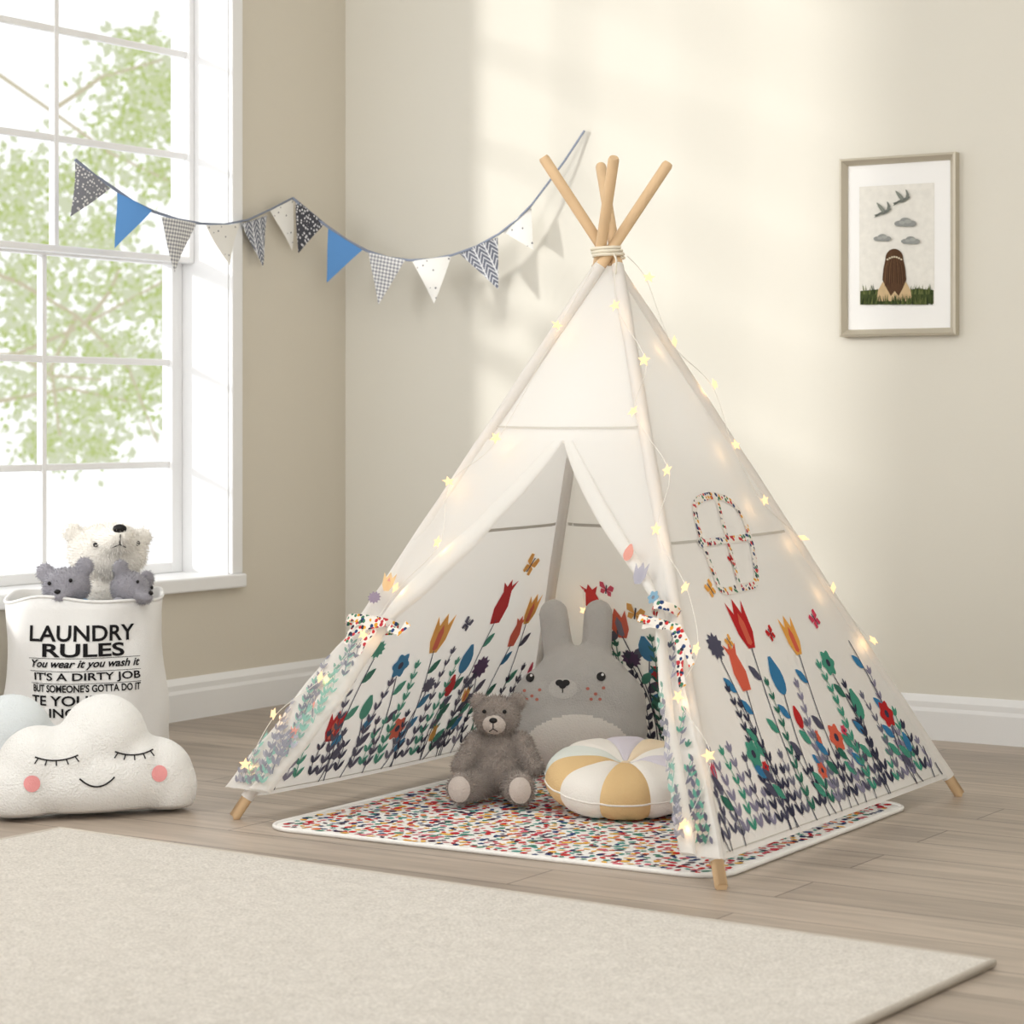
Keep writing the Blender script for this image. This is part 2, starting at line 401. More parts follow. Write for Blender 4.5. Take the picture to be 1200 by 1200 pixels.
for j in range(nr):
    for i in range(nr):
        x = 0.018 + (Wm-0.036)*(i + random.uniform(.15, .85))/nr; y = 0.018 + (Dm-0.036)*(j + random.uniform(.15, .85))/nr
        if math.hypot(max(0, abs(x-Wm/2) - (Wm/2-.07)), max(0, abs(y-Dm/2) - (Dm/2-.07))) > 0.053: continue
        a = random.uniform(0, 6.28); L = random.uniform(.0075, .0118); B = L*random.uniform(.5, .9)
        k = random.choice((0, 0, 1, 2, 2)); pts = []
        if k == 0: pts = [(L*math.cos(t*PI/5)*(1 + .12*math.sin(t*2.3)), B*math.sin(t*PI/5)) for t in range(10)]
        elif k == 1: pts = [(L*.85*math.cos(t*PI/5)*(1 if t % 2 else .6), L*.85*math.sin(t*PI/5)*(1 if t % 2 else .6)) for t in range(10)]
        else: pts = [(-L, 0), (-L*.4, -B*.8), (L*.3, -B*.7), (L*1.1, 0), (L*.3, B*.7), (-L*.4, B*.8)]
        ca, sa = math.cos(a), math.sin(a); cnt += 1
        mb.poly([V((x + p*ca - q*sa, y + p*sa + q*ca, 0.0066 + .00002*(cnt % 17))) for p, q in pts], random.choice(mc))
mb.build('padded_cover', mat, False)
mb = MB(); oo = rrect(Wm, Dm, 0.07); mb.tube([V((x, y, .005)) for x, y in oo + oo[:1]], 0.0048, M_matw, 8, False); mb.build('edge_binding', mat, False)

# ------------------------------------------------------------------ teepee
BA, BB, BC = on_z(273, 960), on_z(846, 1043), on_z(1126, 933)
BD = BA + BC - BB
bases = [BA, BB, BC, BD]; cen = (BA + BB + BC + BD)/4
depc = (cen - CAM).dot(V((-SA, CA, 0)))
Kz = at_depth(713, 296, depc).z
KN = V((cen.x, cen.y, Kz))
tent = empty('teepee_tent', (cen.x, cen.y, 0)); tag(tent, 'white canvas play tent with wooden poles and flower meadow print', 'tent')
KP = []
for b in bases:
    d = V((KN.x-b.x, KN.y-b.y, 0)).normalized(); KP.append(KN - V((-d.y, d.x, 0))*0.017)
Lp = lambda i, t: bases[i] + (KP[i]-bases[i])*t
T0, T1 = 0.036, 0.975
for i in range(4):
    mb = MB(); tt = (1.162, 1.172, 1.172, 1.158)[i]
    ts = [0, 0.004, 0.3, 0.7, 1.0, tt-0.004, tt]
    b0 = bases[i] + V((0, 0, 0.004))
    mb.tube([Lp(i, t) if t > 0 else b0 for t in ts], [0.010, 0.0122, 0.0122, 0.0122, 0.0122, 0.0122, 0.0098], M_wood, 14); mb.build('pole', tent)
for i in range(4):
    mb = MB(); ts = [T0 + (T1-T0)*k/20 for k in range(21)]
    mb.tube([Lp(i, t) for t in ts], [0.0143 + 0.0007*math.sin(k*2.1+i) for k in range(21)], M_sleeve, 12, False); mb.build('pole_sleeve', tent)
class Panel:
    def __init__(s, i, j):
        s.i, s.j = i, j; s.mid = (bases[i]+bases[j])/2; s.top = (KP[i]+KP[j])/2
        s.e = (bases[j]-bases[i]).normalized(); up = s.top - s.mid; up -= s.e*up.dot(s.e); s.sl = up.length; s.up = up.normalized()
        s.n = s.e.cross(s.up).normalized()
        if s.n.dot(s.mid - V((cen.x, cen.y, 0))) < 0: s.n = -s.n
        s.W = (bases[j]-bases[i]).length; s.WT = (KP[j]-KP[i]).dot(s.e)
    def S(s, u, t, off=0):
        p = Lp(s.i, t)*(1-u) + Lp(s.j, t)*u
        return p + s.n*(off + .006*max(0, 1 - min(abs(u), abs(1-u))/.06) - 0.016*4*max(0, u*(1-u))*(1-t)*(0.7 + 0.3*math.sin(t*9+1)))
    def ab(s, a, b):
        t = b/s.sl; wt = s.W*(1-t) + s.WT*t
        shift = (s.top - s.mid).dot(s.e)*t
        return 0.5 + (a-shift)/wt, t
    def P(s, a, b, off=0): u, t = s.ab(a, b); return s.S(u, t, off)
    def px(s, x, y):
        p = on_plane(x, y, s.mid, s.n) - s.mid; return p.dot(s.e), p.dot(s.up)
pAB, pBC, pCD, pDA = Panel(0, 1), Panel(1, 2), Panel(2, 3), Panel(3, 0)

def cs(c, pale): return tuple(int(v + (240-v)*pale) for v in c)
PAL = dict(red=(208, 54, 56), coral=(236, 116, 92), yellow=(244, 184, 96), blue=(70, 140, 188), slate=(98, 97, 118), plum=(96, 70, 106), green=(86, 166, 144), dgreen=(64, 126, 108), gleaf=(128, 128, 146), dark=(70, 71, 92), pink=(222, 80, 108), lilac=(154, 150, 174))
def pmats(pale, tag_): return {k: pm('print_%s_%s' % (k, tag_), cs(c, pale), 0.95, trans=0.3) for k, c in PAL.items()}
PM0 = pmats(0.0, 'full'); PM1 = pmats(0.15, 'soft'); PM2 = pmats(0.45, 'pale')
class Garden:
    def __init__(s, mb, pan, mats, off, ok): s.mb, s.p, s.m, s.off, s.ok = mb, pan, mats, off, ok; s.n = 0
    def shape(s, pts, x, y, a, col, lay=0):
        ca, sa = math.cos(a), math.sin(a); out = []; s.n += 1
        for p, q in pts:
            A, B = x + p*ca - q*sa, y + p*sa + q*ca
            u, t = s.p.ab(A, B)
            if not s.ok(u, t): return
            bo = s.off(u, t) if callable(s.off) else s.off
            out.append(s.p.S(u, t, bo + (1 if bo > 0 else -1)*(0.0000022*(s.n % 600) + (.00008 if lay else 0))))
        s.mb.poly(out, s.m[col])
    def line(s, pts, w, col):
        for (x0, y0), (x1, y1) in zip(pts[:-1], pts[1:]):
            L = math.hypot(x1-x0, y1-y0); a = math.atan2(y1-y0, x1-x0)
            s.shape([(-.001, -w), (L, -w*.8), (L, w*.8), (-.001, w)], x0, y0, a, col)
    def leaf(s, x, y, a, L, B, col): s.shape([(0, 0), (L*.25, -B*.8), (L*.55, -B), (L*.85, -B*.5), (L, 0), (L*.85, B*.5), (L*.55, B), (L*.25, B*.8)], x, y, a, col)
    def vine(s, x, y0, h, col, lean=0, L=0.03, st=.029):
        B = L*.19; n = max(3, int(h/(st))); pts = []
        for k in range(n+1):
            f = k/n; pts.append((x + lean*f*f + 0.006*math.sin(f*7 + x*40), y0 + h*f))
        s.line(pts, L*.045, col)
        for k in range(0, n+1):
            px, py = pts[k]; sc = 1 - 0.4*k/n
            for sd in (-1, 1): s.leaf(px, py, PI/2 - sd*random.uniform(.5, .72), L*sc, B*sc, col)
        s.leaf(pts[-1][0], pts[-1][1], PI/2, L*.7, B*.7, col)
    def head(s, kind, x, y, r, col, a=0.0):
        if kind == 'tulip':
            s.shape([(-.28*r, -.9*r), (.28*r, -.9*r), (.62*r, -.3*r), (.7*r, .95*r), (.33*r, .45*r), (0, 1.05*r), (-.33*r, .45*r), (-.7*r, .95*r), (-.62*r, -.3*r)], x, y, a, col)
            s.shape([(-.2*r, -.7*r), (0, -.8*r), (.2*r, -.7*r), (.22*r, .1*r), (0, .5*r), (-.22*r, .1*r)], x, y, a, 'coral' if col in ('red', 'yellow') else 'lilac', 1)
        elif kind == 'crown':
            s.shape([(-.4*r, -1.0*r), (.4*r, -1.0*r), (.6*r, -.2*r), (.35*r, .6*r), (.62*r, 1.1*r), (.2*r, .85*r), (0, 1.2*r), (-.2*r, .85*r), (-.62*r, 1.1*r), (-.35*r, .6*r), (-.6*r, -.2*r)], x, y, a, col)
        elif kind == 'drop':
            s.shape([(r*.62*math.cos(t), r*(.85*math.sin(t) + (.25 if math.sin(t) > .9 else 0))) for t in [2*PI*k/14 for k in range(14)]], x, y, a, col)
        elif kind == 'spiky':
            s.shape([(r*(1 if k % 2 else .72)*math.cos(2*PI*k/22), r*.85*(1 if k % 2 else .72)*math.sin(2*PI*k/22)) for k in range(22)], x, y, a, col)
        elif kind == 'round':
            s.shape([(r*(.85 + .13*math.cos(6*t))*math.cos(t), r*(.85 + .13*math.cos(6*t))*math.sin(t)) for t in [2*PI*k/30 for k in range(30)]], x, y, a, col)
            s.shape([(r*.28*math.cos(2*PI*k/8), r*.28*math.sin(2*PI*k/8)) for k in range(8)], x, y, a, 'dark' if col != 'plum' else 'coral', 1)
        elif kind == 'fly':
            for sd in (-1, 1):
                s.shape([(0, 0), (sd*.5*r, .9*r), (sd*r, .8*r), (sd*.9*r, .1*r), (sd*.3*r, 0)], x, y, a+.4, col)
                s.shape([(0, 0), (sd*.7*r, -.1*r), (sd*.75*r, -.7*r), (sd*.3*r, -.75*r)], x, y, a+.4, col)
            s.shape([(-.08*r, -.6*r), (.08*r, -.6*r), (.08*r, .7*r), (-.08*r, .7*r)], x, y, a+.4, 'dark', 1)
    def flower(s, kind, x, y, r, col, stemcol='dark'):
        if kind != 'fly':
            bx = x + random.uniform(-.035, .035); y0 = 0.06; n = 10
            pts = [(bx + (x-bx)*(k/n) + .018*math.sin(k/n*PI)*(1 if bx > x else -1), y0 + (y - r*.8 - y0)*k/n) for k in range(n+1)]
            s.line(pts, 0.0018, stemcol)
            for k in range(5, n-1, 3):
                sd = 1 if (k//2) % 2 else -1
                s.leaf(pts[k][0], pts[k][1], PI/2 - sd*.8, .05, .0115, random.choice(('dgreen', 'green', 'slate', 'blue')))
        s.head(kind, x, y, r, col)
def meadow(mb, pan, mats, off, ok, keys, nv, seed, Lv=(.03, .038), hmax=.31, ptall=.5, st=.027, fr=(.014, .022)):
    random.seed(seed); g = Garden(mb, pan, mats, off, ok); hw = pan.W/2
    for k in range(nv):
        x = -hw + pan.W*(k + random.uniform(.4, .6))/nv
        tall = random.random() < ptall
        g.vine(x, 0.051, random.uniform(.18, hmax) if tall else random.uniform(.08, .17), random.choice(('slate', 'lilac', 'dark', 'gleaf', 'green', 'slate', 'dgreen', 'dark', 'green')), random.uniform(-.04, .04), random.uniform(*Lv), st)
    for kx, ky, kind, col, r in keys:
        a, b = pan.px(kx, ky); g.flower(kind, a, b, r, col)
    for k in range(int(nv*.2)):
        x = random.uniform(-hw*.9, hw*.9); g.flower(random.choice(('round', 'drop', 'tulip', 'crown')), x, random.uniform(.13, .26), random.uniform(*fr), random.choice(('coral', 'red', 'yellow', 'pink', 'slate')))
okfull = lambda u, t: 0.022 < u < 0.978 and t > T0 + .002
kBC = [(871, 732, 'tulip', 'red', .056), (866, 782, 'crown', 'coral', .048), (838, 757, 'spiky', 'slate', .036), (930, 745, 'tulip', 'yellow', .046), (914, 793, 'drop', 'blue', .044), (988, 733, 'spiky', 'plum', .045), (973, 776, 'round', 'green', .032), (1041, 836, 'round', 'red', .034), (1008, 826, 'drop', 'green', .037), (1030, 782, 'spiky', 'dark', .034), (985, 862, 'round', 'coral', .034), (886, 882, 'round', 'green', .032), (957, 726, 'fly', 'pink', .022), (905, 742, 'fly', 'red', .018), (855, 752, 'fly', 'yellow', .016), (940, 840, 'drop', 'red', .026), (1065, 870, 'drop', 'blue', .024), (1080, 850, 'tulip', 'coral', .024), (832, 690, 'fly', 'yellow', .02), (858, 655, 'fly', 'red', .014)]
kDA = [(513, 742, 'tulip', 'yellow', .052), (588, 706, 'crown', 'red', .053), (604, 740, 'crown', 'coral', .038), (543, 772, 'drop', 'blue', .04), (466, 778, 'round', 'blue', .034), (560, 780, 'spiky', 'plum', .038), (623, 714, 'tulip', 'yellow', .042), (388, 850, 'tulip', 'red', .04), (622, 662, 'fly', 'yellow', .03), (545, 730, 'fly', 'slate', .02), (646, 697, 'fly', 'pink', .024), (460, 850, 'round', 'coral', .032), (425, 828, 'drop', 'green', .032), (523, 802, 'drop', 'red', .03), (498, 800, 'spiky', 'slate', .026), (440, 760, 'spiky', 'green', .028)]
kCD = [(727, 730, 'tulip', 'coral', .042), (746, 718, 'fly', 'yellow', .026), (697, 705, 'crown', 'red', .042), (760, 760, 'drop', 'blue', .036), (778, 790, 'round', 'red', .032), (742, 770, 'spiky', 'plum', .03), (712, 690, 'fly', 'pink', .02)]
def strip(mb, pan, pts, w, m, off):
    P = [V((*p, 0)) for p in pts]; rows = [[], []]
    for k in range(len(P)):
        t = (P[min(k+1, len(P)-1)] - P[max(k-1, 0)]).normalized(); q = V((-t.y, t.x, 0))*w
        rows[0].append(pan.P((P[k]-q).x, (P[k]-q).y, off)); rows[1].append(pan.P((P[k]+q).x, (P[k]+q).y, off))
    mb.grid(rows, m, True)
def panel_grid(mb, pan, t0, t1, nu=32, nt=40):
    us = [0, .01, .02, .03, .045, .06] + [.06 + .88*k/nu for k in range(1, nu)] + [.94, .955, .97, .98, .99, 1]
    mb.grid([[pan.S(u, t0 + (t1-t0)*k/nt) for u in us] for k in range(nt+1)], M_fab)
def seam(mb, pan, b, w, m, offs):
    t = b/pan.sl; hw = (pan.W*(1-t) + pan.WT*t)/2*.93; sh = (pan.top-pan.mid).dot(pan.e)*t
    for off in offs: strip(mb, pan, [(sh - hw + 2*hw*k/24, b) for k in range(25)], w, m, off)
bs = pDA.px(630, 616)[1]
for nm, pan, keys, mats, sd, lab in (('side_panel', pBC, kBC, PM0, 11, 'right side panel with sewn arched window'), ('rear_panel', pCD, kCD, PM1, 12, None), ('rear_panel', pDA, kDA, PM1, 13, None)):
    mb = MB(); panel_grid(mb, pan, T0, T1)
    for off in (0.0009, -0.0009): meadow(mb, pan, mats, off, okfull, keys, 39 if pan is pBC else 33, sd)
    seam(mb, pan, bs, 0.003 if pan is pBC else .004, M_stitch if pan is pBC else M_band, (0.0008, -0.0008))
    for off in (0.0007, -0.0007): seam(mb, pan, T0*pan.sl + .012, 0.0012, M_stitch, (off,))
    po = mb.build(nm, tent)
    if lab: po['label'] = lab
# arched window trim on the side panel
wpx = [(846, 692), (868, 688), (886, 682), (885, 655), (879, 625), (870, 602), (858, 588), (842, 581), (826, 582), (815, 589), (814, 602), (819, 625), (828, 652), (837, 675)]
wab = [pBC.px(*p) for p in wpx]
def cat(pts, n=5, closed=True):
    out = []; N = len(pts)
    for i in range(N if closed else N-1):
        p0, p1, p2, p3 = [V((*pts[(i+k) % N if closed else max(0, min(N-1, i+k))], 0)) for k in (-1, 0, 1, 2)]
        for k in range(n):
            t = k/n; q = 0.5*((2*p1) + (p2-p0)*t + (2*p0-5*p1+4*p2-p3)*t*t + (3*p1-p0-3*p2+p3)*t**3); out.append((q.x, q.y))
    if closed: out.append(out[0])
    else: out.append(pts[-1])
    return out
mb = MB(); strip(mb, pBC, cat(wab), .0085, M_ditsy, .0032)
strip(mb, pBC, [pBC.px(817+64*k/6, 637-8*k/6) for k in range(7)], .0078, M_ditsy, .0037)
strip(mb, pBC, [pBC.px(840+26*k/8, 583+103*k/8) for k in range(9)], .007, M_ditsy, .0042)
wt = mb.build('window_trim', tent); wt['label'] = 'tiny floral binding around the arched tent window'
# front
tS, tO = 0.685, 0.662
mb = MB(); panel_grid(mb, pAB, tO-.003, T1, 24, 14)
seam(mb, pAB, tS*pAB.sl, .0022, M_stitch, (.004,)); mb.build('front_panel', tent)
TT = (.335, .385)
def low(t, side): return max(0.0, (TT[side]-t)/(TT[side]-T0))
def ext(t, side): return (.042 if side == 0 else .018)*min(1, low(t, side)*1.15)
def lift(t, side): return (.018 if side == 0 else .014)*min(1, low(t, side)*3)
def uin(t, side):
    tt, lo = (TT[0], .11) if side == 0 else (TT[1], .038)
    if t >= tt:
        f = (t-tt)/(tO-tt); return lo + (.5-lo)*(f**(1.12 if side == 0 else 1.16))
    f = low(t, side); return lo + (.035 if side == 0 else .022)*math.sin(min(1, f*1.6)*PI/2) - (.08 if side == 0 else .006)*f**1.2
PROF = [(0, .001), (.1, .005), (.2, .001), (.3, .004), (.42, .001), (.55, .003), (.7, .002), (.85, .003), (.97, .006), (1.02, .015), (1.0, .026), (.92, .032), (.82, .034), (.72, .032), (.63, .026), (.585, .017), (.59, .008)]
for side in (0, 1):
    mb = MB(); rows = []; nt = 60; ns = .8 if side == 0 else .72
    for k in range(nt+1):
        t = T0 + (.008 if side == 0 else 0) + (tO-T0-(.008 if side == 0 else 0))*k/nt; ui = uin(t, side); e_ = ext(t, side)
        g = 1 + .25*math.exp(-((t-TT[side]+.05)/.06)**2) - .3*math.exp(-((t-TT[side])/.018)**2)
        hi = max(0, (t-.45)/(tO-.45)); sq = 1 - .8*hi
        row = []
        for w, n in PROF:
            wr = w
            if w > .56: w = 1 - (1-w)*(1-.72*hi)
            wob = .025*math.sin(t*26 + side)*(1-hi) if wr > .56 and wr < .95 else 0
            u = min(-e_ + (w + wob)*(ui+e_), .5); u = u if side == 0 else 1-u
            row.append(pAB.S(u, t, n*sq*g*ns + (.0028*math.sin(t*30 + w*4) + .002*math.sin(t*70 + w*9))*(1-hi) + .004 + lift(t, side)))
        rows.append(row)
    mb.grid(rows, M_fab)
    def wfrac(u, t, s_):
        uu = u if s_ == 0 else 1-u; e_ = ext(t, s_); return (uu + e_)/(uin(t, s_) + e_)
    oF = .0385 if side == 0 else .036
    meadow(mb, pAB, PM2, lambda u, t, s_=side, o_=oF: o_ + lift(t, s_), lambda u, t, s_=side: .60 < wfrac(u, t, s_) < .98 and T0 + .01 < t < TT[s_] - .025, [], 110, 21+side, (.018, .026), .50, .8, .02, (.011, .016))
    meadow(mb, pAB, PM2 if side == 0 else PM1, lambda u, t, s_=side: .0135 + lift(t, s_), lambda u, t, s_=side: .02 < wfrac(u, t, s_) < .57 and T0 + .01 < t < TT[s_] - .025, [], 100, 31+side, (.018, .026), .50, .8, .02, (.011, .016))
    g = Garden(mb, pAB, PM2, oF - .004, lambda u, t: True)
    for hx, hy, kd, cc, r in ([(468, 690, 'tulip', 'yellow', .022), (452, 708, 'spiky', 'plum', .017)] if side == 0 else [(758, 680, 'tulip', 'lilac', .024), (744, 656, 'drop', 'coral', .019), (774, 708, 'round', 'blue', .015)]):
        a, b = pAB.px(hx, hy); g.head(kd, a, b, r, cc)
    mb.build('door_flap', tent)
# tie bands
for side in (0, 1):
    t = TT[side]; mb = MB(); ui = uin(t, side)
    ring = []
    for k in range(25):
        a = 2*PI*k/24; u = ui*.45 + (ui*.62 + .012)*math.cos(a); u = u if side == 0 else 1-u
        ring.append(pAB.S(u, t, .012 + .034*math.sin(a)))
    rows = [[p - pAB.up*.009 for p in ring], [p + pAB.up*.009 for p in ring]]
    mb.grid(rows, M_ditsy)
    def tail(px, w=.010):
        pts = [on_plane(x, y, pAB.mid + pAB.n*.055, pAB.n) for x, y in px]; r0, r1 = [], []
        for k in range(len(pts)):
            d = (pts[min(k+1, len(pts)-1)] - pts[max(k-1, 0)]).normalized(); q = d.cross(pAB.n).normalized()*w
            r0.append(pts[k]-q); r1.append(pts[k] + q + pAB.n*.004*math.sin(k*2))
        mb.grid([r0, r1], M_ditsy)
    if side == 0:
        tail([(452, 730), (430, 734), (412, 742), (404, 754)], .008); tail([(448, 728), (432, 726), (416, 730), (408, 744)], .007); tail([(455, 735), (468, 742), (478, 730)], .008); tail([(440, 738), (428, 752), (420, 768)], .005)
    else:
        tail([(748, 724), (762, 727), (780, 732), (794, 736)], .008); tail([(790, 735), (798, 760), (796, 785), (800, 805)], .008); tail([(793, 733), (804, 752), (810, 780)], .007); tail([(778, 734), (762, 731), (752, 734)], .007)
    mb.build('tie_band', tent)
mb = MB()
mb.tube([KN + V((math.cos(a)*(.033 + .003*math.sin(a*1.3)), math.sin(a)*(.033 + .003*math.sin(a*1.7)), -.012 + a/(2*PI)*.0075)) for a in [2*PI*k/20 for k in range(61)]], .0038, M_cream, 8)
mb.tube([KN + V((.03, -.025, -.005)), KN + V((.042, -.034, -.02)), KN + V((.04, -.036, -.05))], .0025, M_cream, 6)
mb.build('rope_binding', tent)

# ------------------------------------------------------------------ star string lights
lights = empty('string_lights', (cen.x + .3, cen.y - .4, 0)); tag(lights, 'warm white star shaped fairy lights strung along the tent edges', 'string lights')
M_star, nt, b = newmat('glowing_star'); b.inputs['Base Color'].default_value = (.2, .14, .08, 1); b.inputs['Specular IOR Level'].default_value = .1; b.inputs['Emission Color'].default_value = (1, .70, .37, 1); b.inputs['Emission Strength'].default_value = 1.35
M_wire = pm('clear_wire', (236, 232, 224), .5)
S1 = [(700, 306), (655, 383), (583, 515), (528, 566), (515, 637), (466, 690), (428, 745), (378, 795), (323, 838), (290, 897)]
S2 = [(722, 300), (723, 360), (757, 424), (744, 484), (784, 553), (771, 622), (805, 690), (818, 762), (797, 818), (833, 887), (803, 968)]
S3 = [(735, 300), (757, 327), (787, 402), (834, 452), (859, 523), (893, 588), (938, 632), (973, 690), (1020, 752)]
def star(p, n, r=.0145):
    mb = MB(); a = n.orthogonal().normalized(); ro = Matrix.Rotation(random.uniform(0, 6), 3, n); a = ro @ a; b = n.cross(a)
    ring = [p + a*(math.cos(PI*k/5)*(r if k % 2 == 0 else r*.46)) + b*(math.sin(PI*k/5)*(r if k % 2 == 0 else r*.46)) for k in range(10)]
    for sg in (1, -1):
        c = p + n*(.006*sg)
        for k in range(10): mb.poly([c, ring[k], ring[(k+1) % 10]], M_star)
    mb.build('star_bulb', lights)
def glow(p, e):
    l = bpy.data.lights.new('bulb_glow', 'POINT'); l.energy = e; l.color = (1, .58, .24); l.shadow_soft_size = .006
    o = bpy.data.objects.new('bulb_glow', l); COL.objects.link(o); o.location = p - lights.location; o.parent = lights
cord = MB()
for q, (seq, pan, off) in enumerate(((S1, pAB, .05), (S2, pAB, .05), (S3, pBC, .028))):
    pts = [on_plane(x, y, pan.mid + pan.n*off, pan.n) for x, y in seq]
    for p in pts[1:]:
        nn = (pan.n + V((random.uniform(-.8, .8), random.uniform(-.8, .8), random.uniform(-.4, .4)))).normalized(); star(p + pan.n*.008, nn)
        glow(p - pan.n*.010, .018)
    dense = []
    for k in range(len(pts)-1):
        p0, p1, p2, p3 = pts[max(0, k-1)], pts[k], pts[k+1], pts[min(len(pts)-1, k+2)]
        for j in range(8):
            t = j/8; dense.append(.5*((2*p1) + (p2-p0)*t + (2*p0-5*p1+4*p2-p3)*t*t + (3*p1-p0-3*p2+p3)*t**3))
    dense.append(pts[-1]); cord.tube(dense, .0008, M_wire, 6)
ip = on_plane(684, 716, pCD.mid - pCD.n*.03, pCD.n); star(ip, -pCD.n, .014); glow(ip - pCD.n*.012, .03)
cord.tube([ip, ip + V((0, 0, .06)), ip + V((0.01, 0.01, .2))], .0008, M_wire, 5)
cord.build('wire', lights)

# ------------------------------------------------------------------ bunting
bx0 = V((.03, 0, 0)); bn0 = V((1, 0, 0))
pm_ = on_plane(343, 232, bx0, bn0); pe_ = on_plane(685, 152, V((0, -.012, 0)), V((0, 1, 0)))
hd = V((pe_.x-pm_.x, pe_.y-pm_.y, 0)).normalized(); bn1 = V((hd.y, -hd.x, 0))
bun = empty('bunting', (pm_.x, pm_.y, pm_.z)); tag(bun, 'triangular flag garland in blue grey and white hung across the room corner', 'bunting')
PT = {'floral': pattern('grey_floral_print', 'floral', (136, 138, 148), (234, 234, 236), 95), 'blue': pm('blue_cotton', (104, 158, 220), .85, bump=.2, bscale=400, trans=.2),
      'check': pattern('grey_gingham', 'check', (246, 245, 243), (138, 140, 150), 95), 'dots': pattern('white_dotted_cotton', 'dots', (246, 244, 239), (110, 108, 116), 62),
      'chev': pattern('grey_chevron_print', 'chevron', (112, 116, 130), (230, 231, 234), 55), 'black': pattern('black_floral_print', 'floral', (64, 64, 70), (220, 219, 220), 110)}
PEN = [((88, 190), (129, 221), (80, 254), 'floral', 'grey floral pennant'), ((136, 226), (177, 247), (138, 291), 'blue', 'plain blue pennant'), ((188, 254), (229, 262), (204, 319), 'check', 'grey gingham pennant'), ((241, 264), (281, 263), (268, 311), 'dots', 'white dotted pennant'),
       ((284, 262), (314, 252), (308, 313), 'chev', 'grey chevron pennant'), ((317, 246), (345, 233), (341, 294), 'dots', 'white dotted pennant'), ((346, 233), (381, 262), (350, 297), 'black', 'black floral pennant'),
       ((385, 268), (425, 293), (381, 331), 'blue', 'plain blue pennant'), ((432, 296), (475, 305), (443, 357), 'check', 'grey gingham pennant'), ((483, 306), (529, 300), (510, 356), 'dots', 'white dotted pennant'), ((538, 297), (583, 278), (584, 339), 'chev', 'grey chevron pennant'), ((588, 271), (622, 242), (626, 293), 'dots', 'white dotted pennant')]
for k, (l, r, tp, kd, lab) in enumerate(PEN):
    p0, n0 = (bx0, bn0) if k < 6 else (pm_, bn1)
    A, B, C = [on_plane(*q, p0, n0) for q in (l, r, tp)]
    tl = random.uniform(-.012, .012); C = C + n0*tl
    mb = MB(); rows = []; uvr = []; w = (B-A).length; hgt = (C-(A+B)/2).length
    for j in range(9):
        f = j/8*.995; row = []; ur = []
        for i in range(7):
            g = i/6; p = (A*(1-g) + B*g)*(1-f) + C*f + n0*(.006*math.sin(g*PI)*(1-f) + .004*math.sin(f*4+k))
            row.append(p); ur.append(((g-.5)*w*(1-f), f*hgt))
        rows.append(row); uvr.append(ur)
    mb.grid(rows, PT[kd], True, uvr)
    o = mb.build('pennant', bun); o['label'] = lab
s_a = [(88, 187), (110, 205), (131, 219), (155, 236), (180, 248), (208, 257), (235, 262), (262, 263), (290, 258), (318, 245), (343, 232)]
s_b = [(343, 232), (362, 248), (383, 265), (406, 281), (430, 294), (455, 302), (480, 305), (505, 304), (530, 299), (558, 289), (585, 274), (606, 257), (623, 240), (642, 215), (662, 188), (685, 153)]
mb = MB(); mb.tube([on_plane(*q, bx0, bn0) for q in s_a], .0045, pm('grey_blue_tape', (140, 148, 166), .85), 6, True, .5); mb.tube([on_plane(*q, pm_, bn1) for q in s_b], .0045, mb.ms[0], 6, True, .5); mb.build('cord', bun)

# ------------------------------------------------------------------ picture
Wn = V((0, 1, 0)); wp = lambda x, y, d: on_plane(x, y, V((0, -d, 0)), Wn)
a0, a1 = wp(985, 187, .02), wp(1121, 393, .02)
x0, x1 = a0.x, a1.x; z1 = (wp(985, 187, .02).z + wp(1120, 178, .02).z)/2; z0 = (wp(987, 394, .02).z + wp(1121, 393, .02).z)/2
pic = empty('picture_frame', ((x0+x1)/2, 0, z0)); tag(pic, 'thin champagne framed art print on the back wall', 'picture')
M_champ = pm('champagne_frame', (200, 192, 175), .35, metal=.4); fw = .019
mb = MB(); prof = [(0, 0), (0, .028), (.006, .03), (.012, .024), (fw-.003, .02), (fw, .016), (fw, .01)]
for k in range(4):
    cs4 = [(x0, z0, 1, 1), (x1, z0, -1, 1), (x1, z1, -1, -1), (x0, z1, 1, -1)]; c, d = cs4[k], cs4[(k+1) % 4]
    mb.grid([[V((c[0] + c[2]*p, -q, c[1] + c[3]*p)) for p, q in prof], [V((d[0] + d[2]*p, -q, d[1] + d[3]*p)) for p, q in prof]], M_champ, False)
mb.build('frame', pic)
mb = MB(); mb.box(x0+fw*.8, x1-fw*.8, -.012, -.004, z0+fw*.8, z1-fw*.8, pm('white_mount', (249, 248, 246), .8)); mb.build('mount_board', pic)
DD = .0125
mb = MB(); LAY = [0]
AM = {}
def amat(c):
    if c not in AM: AM[c] = pm('art_ink_%d' % len(AM), c, .8, var=.12, vscale=60)
    return AM[c]
def art(pts, c, l=0):
    LAY[0] += 1; mb.poly([wp(x, y, DD + .00003*LAY[0]) for x, y in pts], amat(c))
q = [wp(1007, 219, DD), wp(1095, 215, DD), wp(1095, 357, DD), wp(1007, 358, DD)]
mb.poly([V((q[0].x, -DD, q[0].z)), V((q[1].x, -DD, q[0].z)), V((q[1].x, -DD, q[3].z)), V((q[0].x, -DD, q[3].z))], amat((234, 231, 223)))
el = lambda cx, cy, rx, ry, n=18: [(cx + rx*math.cos(2*PI*k/n), cy + ry*math.sin(2*PI*k/n)) for k in range(n)]
random.seed(5)
GC = [(86, 96, 56), (66, 78, 46), (104, 112, 68), (52, 62, 40)]
def blades(n, y0, hmin, hmax):
    for _ in range(n):
        x = random.uniform(1010, 1092); h = random.uniform(hmin, hmax); lx = max(1008.5, min(1093.5, x + random.uniform(-3, 3)))
        art([(x-1.1, y0), (x+1.1, y0), (lx, y0-h)], random.choice(GC))
